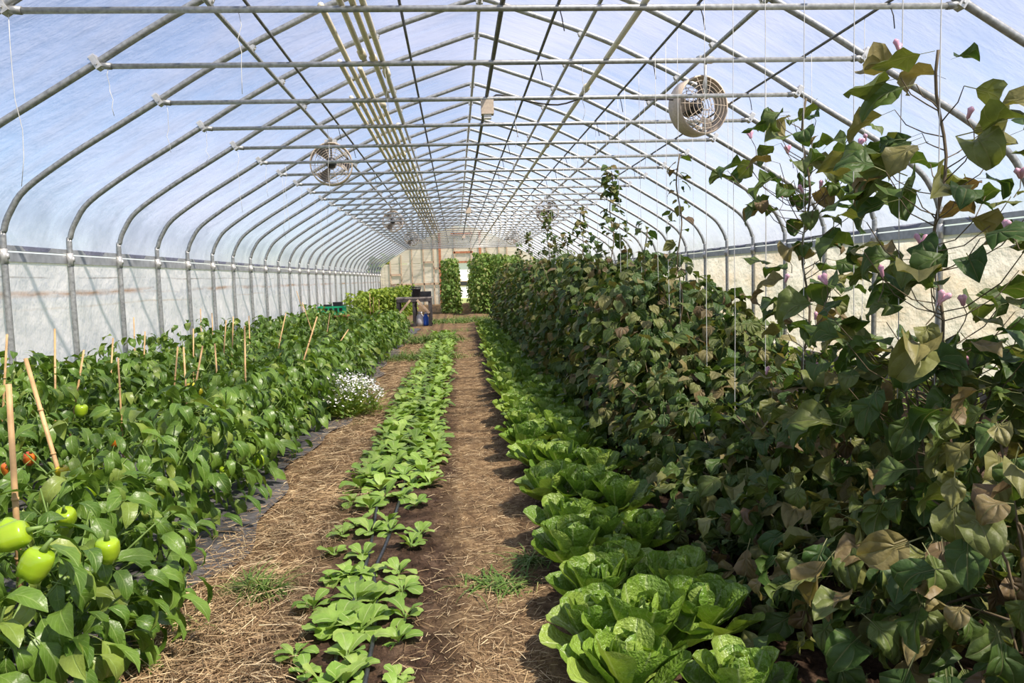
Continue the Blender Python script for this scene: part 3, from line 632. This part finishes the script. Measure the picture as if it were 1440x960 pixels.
# ------------------------------------------------------------------ sweet potato vines on cords
PINK = fruitmat('pink_petal', (.62, .30, .42), (.75, .45, .55))
BUD = me_of(MB().lathe([(.001, 0), (.006, .006), (.007, .022), (.011, .036), (.004, .044), (.001, .045)], n=8).build('flower', PINK, None, True))
TUBEROSE = None
def vine(x, y, Hlow, Rx, Ry, n, label, singly, tall=0, tn=0, tr=.2, flowers=0, tsc=1.1, zmin=.03, shape=None):
    r = empty('sweet_potato_vine', (x, y, gzf(x, y)), label, 'vine', 'sweet potato vines on cords')
    s = MB(); 
    for k in range(6):
        a = U(0, 6.28); e = U(.4, .9)
        s.tube(smooth_path([(0, 0, -.02), (Rx*e*.4*math.cos(a), Ry*e*.4*math.sin(a), Hlow*.5), (Rx*e*math.cos(a), Ry*e*math.sin(a), Hlow*U(.6, .95))], 3), .0045, 5)
    if tall:
        s.tube([(.018*math.cos(z*11), .018*math.sin(z*11), z) for z in np.arange(0, tall, .07)], .0055, 5)
    a = U(0, 2*PI, n); q = U(.25, 1, n)**.6; z = U(0, 1, n)
    sh = np.sqrt(np.clip(1-np.clip((z-.35)/.72, 0, 1)**2, .08, 1))
    P = np.stack([Rx*q*sh*np.cos(a), Ry*q*sh*np.sin(a), zmin+Hlow*z], -1)
    yaw = a-PI/2+rng.normal(0, .7, n); pit = U(-1.25, .1, n); sc = U(.65, 1.25, n)
    if tall:
        if shape:
            zc = np.linspace(Hlow*.7, tall, 200); rc = np.interp(zc, *shape); w = (rc+.02)*np.interp(zc, [tall-.5, tall], [1, .45]); zt = np.interp(U(0, 1, tn), np.cumsum(w)/w.sum(), zc)
            prof = np.interp(zt, *shape)
        else:
            zt = U(max(.35, Hlow*.7), tall, tn)
            prof = tr*(.25+.75*np.clip((tall-zt)/(tall*.35), 0, 1))*(.7+.45*np.sin(zt*7+x*9))
        a2 = U(0, 2*PI, tn); q2 = U(.2, 1, tn)
        P2 = np.stack([prof*q2*np.cos(a2), prof*q2*np.sin(a2), zt], -1); P = np.concatenate([P, P2])
        yaw = np.concatenate([yaw, a2-PI/2+rng.normal(0, .6, tn)]); pit = np.concatenate([pit, U(-.55, .3, tn)]); sc = np.concatenate([sc, U(.6, 1.2, tn)*tsc])
        if singly:
            for k in range(0, tn, 2):
                e = P2[k]; zb = max(.1, e[2]-.04-.5*math.hypot(e[0], e[1]))
                s.tube([(.018*math.cos(zb*11), .018*math.sin(zb*11), zb), (e[0]*.35, e[1]*.35, zb+.02), (e[0]*.75, e[1]*.75, zb+.5*(e[2]-zb)), e], [.0026, .0023, .002, .0015], 4, False)
        for k in range(flowers):
            e = P2[int(rng.integers(0, tn))]; f = Vector(e)*1.0 + Vector((U(-.04, .04), U(-.04, .04), U(.05, .09)))
            s.tube([e, (Vector(e)+f)/2+Vector((.01, 0, 0)), f], [.0018, .0016, .0016], 4, False)
            for _ in range(int(rng.integers(1, 3))):
                o = link('flower', BUD, r, f); o.rotation_euler = (U(-.7, .7), U(-.7, .7), 0); tag(o, 'pink trumpet flower bud')
    s.build('stem', M['vine_stem'], r, True)
    m = len(P)
    scatter(VIN if singly else VINL, VINM, P, yaw, pit, rng.normal(0, .45, m), sc, M['vine_leaf'], r, singly)
VX = 1.64
def hlow(y): return float(np.interp(y, [1.5, 2.2, 2.9, 3.4, 4.0, 4.85, 5.65, 7.6, 12, 22], [.95, .98, .85, .6, .55, .78, 1.12, 1.42, 1.5, 1.55]))
near_v = [(1.60, 1.95, .95, 230, 0, 0, 0, 0, 'low vine nearest the camera at the picture edge'), (1.66, 2.52, 1.05, 230, 2.06, 150, .27, 12, 'tall vine with large leaves and pink buds nearest the camera'), (1.42, 2.3, .5, 200, 0, 0, 0, 0, 'low sprawling vine in front of the nearest tall vine'),
          (2.15, 2.9, .95, 240, 0, 0, 0, 0, 'bushy vine behind the nearest tall vine'), (1.42, 2.9, .40, 190, 0, 0, 0, 0, 'low shaded vine beside the lone lettuce head'), (1.66, 3.52, .72, 240, 2.13, 170, .30, 18, 'tall vine with a wide flowering top and pink buds'),
          (1.42, 3.55, .42, 190, 0, 0, 0, 0, 'low vine spilling towards the small lettuce'), (1.95, 4.1, .55, 220, 0, 0, 0, 0, 'low vine past the flowering tall vine'), (1.44, 4.2, .52, 220, 0, 0, 0, 0, 'low vine where the tall hedge ends'), (1.72, 3.05, .85, 220, 0, 0, 0, 0, 'bushy vine between the two tall vines')]
SHAPES = {near_v[1][8]: ([.7, 1.0, 1.45, 1.6, 1.9, 2.06], [.36, .40, .34, .26, .20, .05]), near_v[5][8]: ([.5, .8, 1.3, 1.44, 1.54, 1.62, 1.8, 1.98, 2.13], [.26, .22, .18, .05, .04, .32, .36, .24, .06])}
for (x, y, h, n, tl, tn, tr, fl, lb) in near_v:
    vine(x, y, h, .46, .44, n, 'olive green ' + lb, True, tl, tn, tr, fl, 1.3 if y < 2.6 else 1.1, shape=SHAPES.get(lb))
tallspots = {5.5: (2.2, 50, .07), 7.9: (2.45, 170, .2), 6.5: (1.75, 50, .1), 9.8: (2.2, 120, .16), 11.2: (1.95, 80, .14), 13.4: (2.5, 170, .2), 12.3: (2.0, 80, .15), 16.8: (2.3, 100, .15), 19.5: (2.2, 100, .15)}
y = 4.75; i = 0
while y < 22.4:
    for x0 in (1.44, 1.9):
        h = hlow(y)*U(.88, 1.08)
        vine(x0+U(-.08, .08), y+U(-.1, .1), h, .46, .42, 430 if y < 9 else 300, 'dense olive sweet potato vine in the hedge, %s from the front, %s side' % (ordw(i), 'lettuce' if x0 < 1.7 else 'curtain'), False)
    y += .42; i += 1
for i, (y, (tl, tn, tr)) in enumerate(sorted(tallspots.items())):
    vine(VX, y, hlow(y)*.8, .3, .3, 120, 'thin vine climbing its cord above the hedge, %s' % ('with drooping withered leaves' if i == 0 else ordw(i) + ' spire from the front'), False, tl, tn, tr, 0, .85)
# low weedy row by the right curtain
y = 5.6; i = 0
while y < 17:
    x = 3.75+U(-.2, .25); r = empty('bushy_weed', (x, y, gzf(x, y)), 'bright green low plant by the right curtain, %s from the front' % ordw(i), 'plant', 'low plants by the right curtain')
    n = 150; a = U(0, 6.28, n); q = U(.2, 1, n)**.6; z = U(.05, 1, n); sh = np.sqrt(1-.8*z*z); H = U(.4, .62); R = .5
    scatter(PEPL, None, np.stack([R*q*sh*np.cos(a), R*q*sh*np.sin(a), H*z], -1), a-PI/2+rng.normal(0, .6, n), U(-.9, .4, n), rng.normal(0, .4, n), U(.45, .85, n), M['tall_leaf'] if i % 3 else M['yellow_leaf'], r, False)
    MB().tube([(0, 0, -.02), (.02, 0, H*.8)], [.008, .004], 5).build('stem', M['stem'], r, True)
    y += .55; i += 1
# tall climbing plants far down the house, and a yellow green patch beyond the peppers
def tall_plant(x, y, H, R, n, mat, label, group, cat='climbing plant', name='climbing_bean'):
    r = empty(name, (x, y, gzf(x, y)), label, cat, group)
    s = MB()
    for k in range(4):
        a = k*1.57+U(-.4, .4); s.tube([(0, 0, -.02), (R*.4*math.cos(a), R*.4*math.sin(a), H*.5), (R*.5*math.cos(a), R*.5*math.sin(a), H*.95)], [.012, .008, .004], 5)
    s.build('stem', M['stem'], r, True)
    a = U(0, 6.28, n); q = U(.3, 1, n)**.6; z = U(.02, 1, n); sh = np.clip(1.25-.5*z, 0, 1)
    scatter(VINL, None, np.stack([R*q*sh*np.cos(a), R*q*sh*np.sin(a), H*z], -1), a-PI/2+rng.normal(0, .6, n), U(-1.1, .2, n), rng.normal(0, .4, n), U(.8, 1.5, n), mat, r, False)
for j, (x0, x1, ya, yb) in enumerate(((-.25, -.25, 30.5, 41), (1.0, 1.0, 29, 41), (1.65, 1.6, 29, 41), (2.3, 2.3, 29.5, 41))):
    y = ya; i = 0
    while y < yb:
        tall_plant(x0+U(-.06, .06), y, U(2.05, 2.4), .38, 620 if i < 2 else 300, M['tall_leaf'], 'tall leafy climbing plant near the far door, %s row from the left, %s in line' % (ordw(j), ordw(i)), 'tall climbing plants before the far door')
        y += 1.1; i += 1
for i in range(14):
    tall_plant(-3.6+.12*i+U(-.05, .05), 27.5+1.3*(i % 3)+.2*i, U(.9, 1.05)+.015*i, .42, 340, M['yellow_leaf'], 'yellow green bush in the patch beyond the peppers, %s from the curtain' % ordw(i), 'yellow green bushes beyond the peppers', 'bush', 'yellow_bush')

# ------------------------------------------------------------------ cords
def cord(p, z1, label, wob=.01, rad=.0022, grp='white hanging twines'):
    x, y, z0 = p; n = 6
    pts = [(x+U(-wob, wob), y+U(-wob, wob), z0+(z1-z0)*k/n) for k in range(n+1)]; pts[0] = (x, y, z0)
    tag(MB().tube(pts, rad, 5).build('hanging_twine', M['twine'], None, True), label, 'twine', grp)
yc = [2.5, 2.72, 3.05, 3.5, 3.95, 4.4, 4.9, 5.5, 5.8, 6.1, 6.65, 7.2, 7.5, 8.1, 8.7, 9.3, 10, 10.6, 11.3, 12, 12.8, 13.6, 14.5, 15.4, 16.3, 17.3, 18.4]
for i, y in enumerate(yc): cord((VX, y, TIEZ+.03), .12, 'white twine above the vine row, %s from the front' % ordw(i), .004, .002)
for i, y in enumerate((5.3, 6.1, 7.0, 8.0, 9.2, 10.4, 12, 14)): cord((2.92, y, TIEZ+.03), .4, 'white twine over the low plants by the right curtain, %s from the front' % ordw(i), .006)
for i, k in enumerate(range(4, 22)):
    cord((-2.62+U(-.04, .04), k*BAY+PH, TIEZ-.01), U(2.0, 2.75), 'loose white twine hanging from a tie over the middle peppers, %s from the front' % ordw(i), .022)
for i, (x, k, z1) in enumerate(((-1.43, 4, 2.55), (-.55, 5, 2.7), (-1.5, 7, 2.2), (-.5, 8, 2.4), (-2.6, 9, 2.1), (-2.2, 10, 2.0), (-1.9, 12, 1.9), (-3.0, 13, 1.9), (.7, 6, 2.6), (.7, 8, 2.5), (1.0, 9, 2.3), (1.2, 5, 2.6), (2.3, 5, 2.5), (2.1, 6, 2.4), (.9, 11, 2.2), (.67, 13, 2.0), (-2.4, 14, 1.7), (-3.5, 15, 1.7))):
    cord((x*.9, k*BAY+PH, TIEZ-.01), z1, 'short white twine dangling from the %s cross tie %s' % (ordw(k-4), ('over the peppers' if x < -1.2 else 'over the seedlings') if x < 0 else ('over the lettuces' if x < 1.1 else 'over the vines' if x < 2 else 'beside the right fan' if k == 6 else 'before the right fan')), .015)

# ------------------------------------------------------------------ straw, clods, grass tufts, flowers
def strawfield(name, label, n, fx, fy, zmax, hi=.85):
    b = Bulk(); y = fy(n); x = fx(n, y); P = np.stack([x, y, gz(x, y)+U(.002, zmax, n)], -1)
    tp = [leaf_tpl(.15, .0032, lambda t: 1, .12, -.28, 0, 0, 3, 1, 0, 0, 0, 1), leaf_tpl(.12, .0028, lambda t: 1, .25, -.5, 0, 0, 3, 1), leaf_tpl(.06, .004, lambda t: 1, .02, -.04, 0, 0, 1, 1)]
    k = rng.integers(0, 3, n)
    for j in range(3):
        mm = k == j; c = mm.sum(); b.add(tp[j], P[mm], U(0, 6.28, c), rng.normal(0, .10, c), U(-1, 1, c), U(.4, 1.2, c)*hi)
    tag(b.build(name, M['straw']), label, 'straw', kind='stuff')
fy = lambda n: 2.0 + 16*U(0, 1, n)**1.9
strawfield('straw_mulch', 'dry tan straw mulch on the walkway beside the peppers', 30000, lambda n, y: -.98+.01*(y-4)+np.clip(rng.normal(0, .19, n), -.42, .32)+.05*np.sin(3*y), fy, .04)
strawfield('straw_litter', 'thin trampled straw on the central walkway', 17000, lambda n, y: .15+.008*(y-4)+np.clip(rng.normal(0, .17, n), -.34, .34)+.04*np.sin(2*y), fy, .012, .62)
oc = np.array([(1, 0, 0), (0, 1, 0), (-1, 0, 0), (0, -1, 0), (0, 0, .8), (0, 0, -.5)])*.012
ocq = np.array([(0, 1, 4, 4), (1, 2, 4, 4), (2, 3, 4, 4), (3, 0, 4, 4)])
cl = []
V = []; Fq = []
for i in range(9000):
    y = 2.2+7*U()**1.9; x = U(-.72, 1.3) if i % 4 else U(-.45, .05); s = .25+1.3*U()**3.0; z = gzf(x, y); a = U(0, 6.28); n0 = len(V)
    for (p, q, w) in oc: V.append((x+s*(p*math.cos(a)-q*math.sin(a))*U(.6, 1.4), y+s*(p*math.sin(a)+q*math.cos(a))*U(.6, 1.4), z+s*w))
    Fq += [(n0, n0+1, n0+4), (n0+1, n0+2, n0+4), (n0+2, n0+3, n0+4), (n0+3, n0, n0+4)]
tag(MB().put(V, Fq).build('soil_clods', M['soil']), 'crumbly brown soil clods on the beds', 'soil', kind='stuff')
def tuft(x, y, n, sc, label, spread=.05, flat=0):
    r = empty('grass_tuft', (x, y, gzf(x, y)), label, 'grass', 'grass tufts'); b = Bulk()
    for j, t in enumerate(GRS):
        a = U(0, 6.28, n); b.add(t, np.stack([rng.normal(0, spread, n), rng.normal(0, spread*.6, n), np.zeros(n)], -1), a, U(-.5, .2, n)-flat, U(-.3, .3, n), U(.5, 1.1, n)*sc)
    tag(b.build('blades', M['grass'], r), kind='stuff')
for (px, py, n, s, lb, sp, fl) in ((362, 818, 90, .95, 'green grass tuft on the straw by the peppers', .05, 0), (700, 800, 80, 1.1, 'sprawling grass tuft on the central walkway', .09, .45), (240, 870, 14, 1.3, 'long grass blades lying on the weed fabric', .08, .8), (752, 775, 50, .9, 'dry grass tuft beside the lettuce bed', .05, .4), (590, 500, 300, 1.5, 'grass tuft at the end of the straw walkway', .35, 0), (606, 478, 300, 1.8, 'grass clump beside the dark table', .28, 0), (655, 462, 90, 1.2, 'low grass clump in the middle of the far walkway', .6, .2), (665, 450, 600, 2.2, 'green grass patch before the tall climbing plants', .8, .2), (505, 585, 30, .6, 'small weeds beside the white flowers', .1, .5)):
    g = ground_at(px, py); tuft(g.x, g.y, n, s, lb, sp, fl)
g = ground_at(497, 575)
r = empty('alyssum_clump', (g.x-.05, g.y, gzf(g.x, g.y)), 'white flowering clump at the edge of the peppers', 'flowers'); r.scale = (1.15, 1.15, 1.4)
n = 420; a = U(0, 6.28, n); b = Bulk(); st = leaf_tpl(.3, .006, lambda t: 1, 1.15, -.35, 0, 0, 3, 1)
b.add(st, np.stack([.08*np.cos(a), .10*np.sin(a), np.zeros(n)], -1), a-PI/2, U(-.75, .25, n), U(-.3, .3, n), U(.6, 1.25, n)); tag(b.build('stems', M['yellow_leaf'], r), kind='stuff')
n = 500; a = U(0, 6.28, n); q = U(0, 1, n)**.5; b = Bulk()
b.add(SEEDL[1], np.stack([.30*q*np.cos(a), .34*q*np.sin(a), .27*np.sqrt(1-.8*q*q)*U(.2, .9, n)], -1), a, U(-1, .3, n), U(-.5, .5, n), U(.2, .45, n)); tag(b.build('leaves', M['tall_leaf'], r), kind='stuff')
pet = leaf_tpl(.016, .016, lambda t: math.sin(PI*min(max(t, .1), .9)), .3, -.3, 0, 0, 2, 2); n = 1100; a = U(0, 6.28, n); q = U(0, 1, n)**.5; b = Bulk()
b.add(pet, np.stack([.33*q*np.cos(a), .38*q*np.sin(a), .31*np.sqrt(1-.75*q*q)*U(.8, 1.12, n)], -1), U(0, 6.28, n), U(-.6, .9, n), U(-.5, .5, n), U(.7, 1.5, n))
tag(b.build('blossoms', solid('white_petal', (.82, .82, .78), .6, 0, .08), r), kind='stuff')

# ------------------------------------------------------------------ tables, crate and things on them
tx, ty = -1.27, 23.2
r = empty('work_table', (tx, ty, 0), 'dark wooden work table with pale diagonal braces beyond the peppers', 'table')
for k in range(5): MB().box((0, -.36+.18*k, .84), (1.06, .17, .04)).build('top_board', M['oldwood'], r)
MB().box((0, -.42, .77), (1.0, .04, .10)).build('apron', M['darkwood'], r); MB().box((0, .42, .77), (1.0, .04, .10)).build('apron', M['darkwood'], r)
for x in (-.47, 0, .47):
    for y in (-.38, .38): MB().box((x, y, .40), (.09, .09, .82)).build('leg', M['darkwood'], r)
for s in (-1, 1): MB().bar((s*.45, -.45, .38), (s*.10, -.45, .78), .10, .06).build('brace', M['palewood'], r)
t = empty('plant_tray', (tx+.22, ty+.1, .86), 'black plastic plant tray on the dark work table', 'tray')
MB().box((0, 0, .01), (.55, .3, .02)).build('tray_base', M['black_plastic'], t)
for s in (-1, 1):
    MB().box((0, s*.15, .085), (.57, .02, .15)).build('side_wall', M['black_plastic'], t); MB().box((s*.275, 0, .085), (.02, .3, .15)).build('end_wall', M['black_plastic'], t)
MB().box((0, 0, .1), (.53, .28, .06)).build('potting_soil', M['soil'], t)
t = empty('nursery_pot', (tx+.08, ty-.22, .86), 'stacked round black nursery pot on the dark work table', 'pot')
MB().lathe([(0, 0), (.10, 0), (.125, .22), (.14, .22), (.14, .26), (.125, .26), (.1, .05), (0, .05)], n=20).build('pot_body', M['black_plastic'], t, True)
MB().lathe([(.135, .27), (.14, .29), (.14, .31), (.12, .31), (.12, .27)], n=20).build('pot_rim', M['black_plastic'], t, True)
t = empty('storage_bag', (tx+.16, ty-.25, 0), 'white sack standing under the dark work table', 'sack')
MB().lathe([(0, .0), (.11, .0), (.125, .12), (.11, .28), (.06, .37), (.075, .42), (0, .40)], n=14).build('sack_body', M['white_plastic'], t, True)
MB().lathe([(.065, .355), (.075, .365), (.065, .375)], n=14).build('tie', M['dry'], t, True)
t = empty('blue_jug', (tx+.33, ty-.26, 0), 'blue plastic jug under the dark work table', 'jug')
MB().lathe([(0, 0), (.085, 0), (.09, .05), (.09, .24), (.04, .33), (.03, .36), (0, .36)], n=16).build('jug_body', M['blue_plastic'], t, True)
MB().lathe([(0, .40), (.034, .40), (.034, .355), (.03, .355)], n=12).build('cap', M['white_plastic'], t, True)
MB().tube(smooth_path([(.04, 0, .32), (.09, 0, .34), (.10, 0, .27), (.085, 0, .2)], 3), .012, 6).build('handle', M['blue_plastic'], t, True)
g = ground_at(697, 458)
r = empty('slim_table', (1.42, 23.1, 0), 'narrow pale topped table half hidden by the vine hedge', 'table')
for k in range(3): MB().box((.1, -.2+.2*k, .70), (.75, .19, .035)).build('top_board', M['palewood'], r)
for x in (-.22, .42):
    for y in (-.26, .26): MB().box((x, y, .34), (.055, .055, .69)).build('leg', M['darkwood'], r)
MB().bar((-.2, -.28, .42), (.3, -.28, .6), .04, .025).build('brace', M['darkwood'], r)
r = empty('crate_stand', (-2.8, 17.4, 0), 'low reddish wooden stand under the green crate', 'stand')
for x in (-.28, .28):
    for y in (-.18, .18): MB().box((x, y, .3), (.06, .06, .6)).build('leg', M['redwood'], r)
for k in range(4): MB().box((0, -.21+.14*k, .615), (.7, .12, .03)).build('slat', M['redwood'], r)
r = empty('green_crate', (-2.8, 17.4, .632), 'green plastic harvest crate beyond the pepper rows', 'crate')
MB().box((0, 0, .01), (.56, .36, .02)).build('crate_floor', M['green_plastic'], r)
for s in (-1, 1):
    w = MB().box((0, s*.18, .05), (.58, .02, .07)).box((0, s*.18, .185), (.58, .024, .04))
    for k in range(6): w.box((-.27+.108*k, s*.18, .11), (.035, .018, .13))
    w.build('side_wall', M['green_plastic'], r)
    w = MB().box((s*.28, 0, .05), (.02, .36, .07)).box((s*.28, 0, .185), (.024, .36, .04))
    for k in range(4): w.box((s*.28, -.15+.1*k, .11), (.018, .035, .13))
    w.build('end_wall', M['green_plastic'], r)
for i, (x, w) in enumerate(((-.1, .16), (.13, .2))):
    t = empty('black_pot', (-2.8+x, 17.4, .655), 'square black pot standing in the green crate, %s one' % ('smaller' if i == 0 else 'larger'), 'pot', 'pots in the green crate')
    b = MB(); h = .22+.05*i
    v = [(sx*w*k, sy*w*k, z) for (k, z) in ((.38, 0), (.5, h), (.44, h), (.34, .03)) for sx, sy in ((-1, -1), (1, -1), (1, 1), (-1, 1))]
    b.put(v, [(3, 2, 1, 0)] + [(q*4+j, q*4+(j+1) % 4, q*4+4+(j+1) % 4, q*4+4+j) for q in range(3) for j in range(4)] + [(12, 13, 14, 15)]).build('pot_body', M['black_plastic'], t)
    MB().box((0, 0, h-.03), (w*.84, w*.84, .03)).build('potting_soil', M['soil'], t)

# ------------------------------------------------------------------ trees outside the far door
for i, (x, y, H) in enumerate(((-6, 70, 3.6), (-2.5, 74, 4), (5, 72, 4), (9, 70, 3.8))):
    r = empty('outside_tree', (x, y, -.06), 'green tree outside beyond the end wall, %s from the left' % ordw(i), 'tree', 'trees outside the end wall')
    MB().tube([(0, 0, 0), (.1, 0, H*.4), (0, 0, H*.75)], [.22, .16, .06], 8).build('trunk', M['oldwood'], r, True)
    n = 700; a = U(0, 6.28, n); e = np.arccos(U(-1, 1, n)); q = U(.4, 1, n)**.5
    b = Bulk(); b.add(VINL[0], np.stack([1.9*q*np.sin(e)*np.cos(a), 1.9*q*np.sin(e)*np.sin(a), H*.62+H*.36*q*np.cos(e)], -1), a, U(-1, 1, n), U(-1, 1, n), U(4, 8, n)); tag(b.build('crown', M['tall_leaf'], r), kind='stuff')

r = empty('white_building', (.9, 60, -.06), 'bright white building with a dark window seen through the far door', 'building')
MB().box((0, 0, 1.5), (7, 4, 3)).build('wall', solid('white_paint', (.85, .85, .84), .7, 0, .05), r)
MB().put([(-3.8, -2.4, 2.95), (3.8, -2.4, 2.95), (3.8, 2.4, 2.95), (-3.8, 2.4, 2.95), (-3.8, 0, 3.9), (3.8, 0, 3.9)], [(0, 1, 5, 4), (2, 3, 4, 5), (0, 4, 3), (1, 2, 5), (3, 2, 1, 0)]).build('roof', M['beige'], r)
w = MB().box((-.3, -2.02, 1.1), (.6, .06, .4)).build('window', M['palewood'], r); MB().box((-.3, -2.06, 1.1), (.5, .02, .3)).build('pane', M['black_plastic'], w)
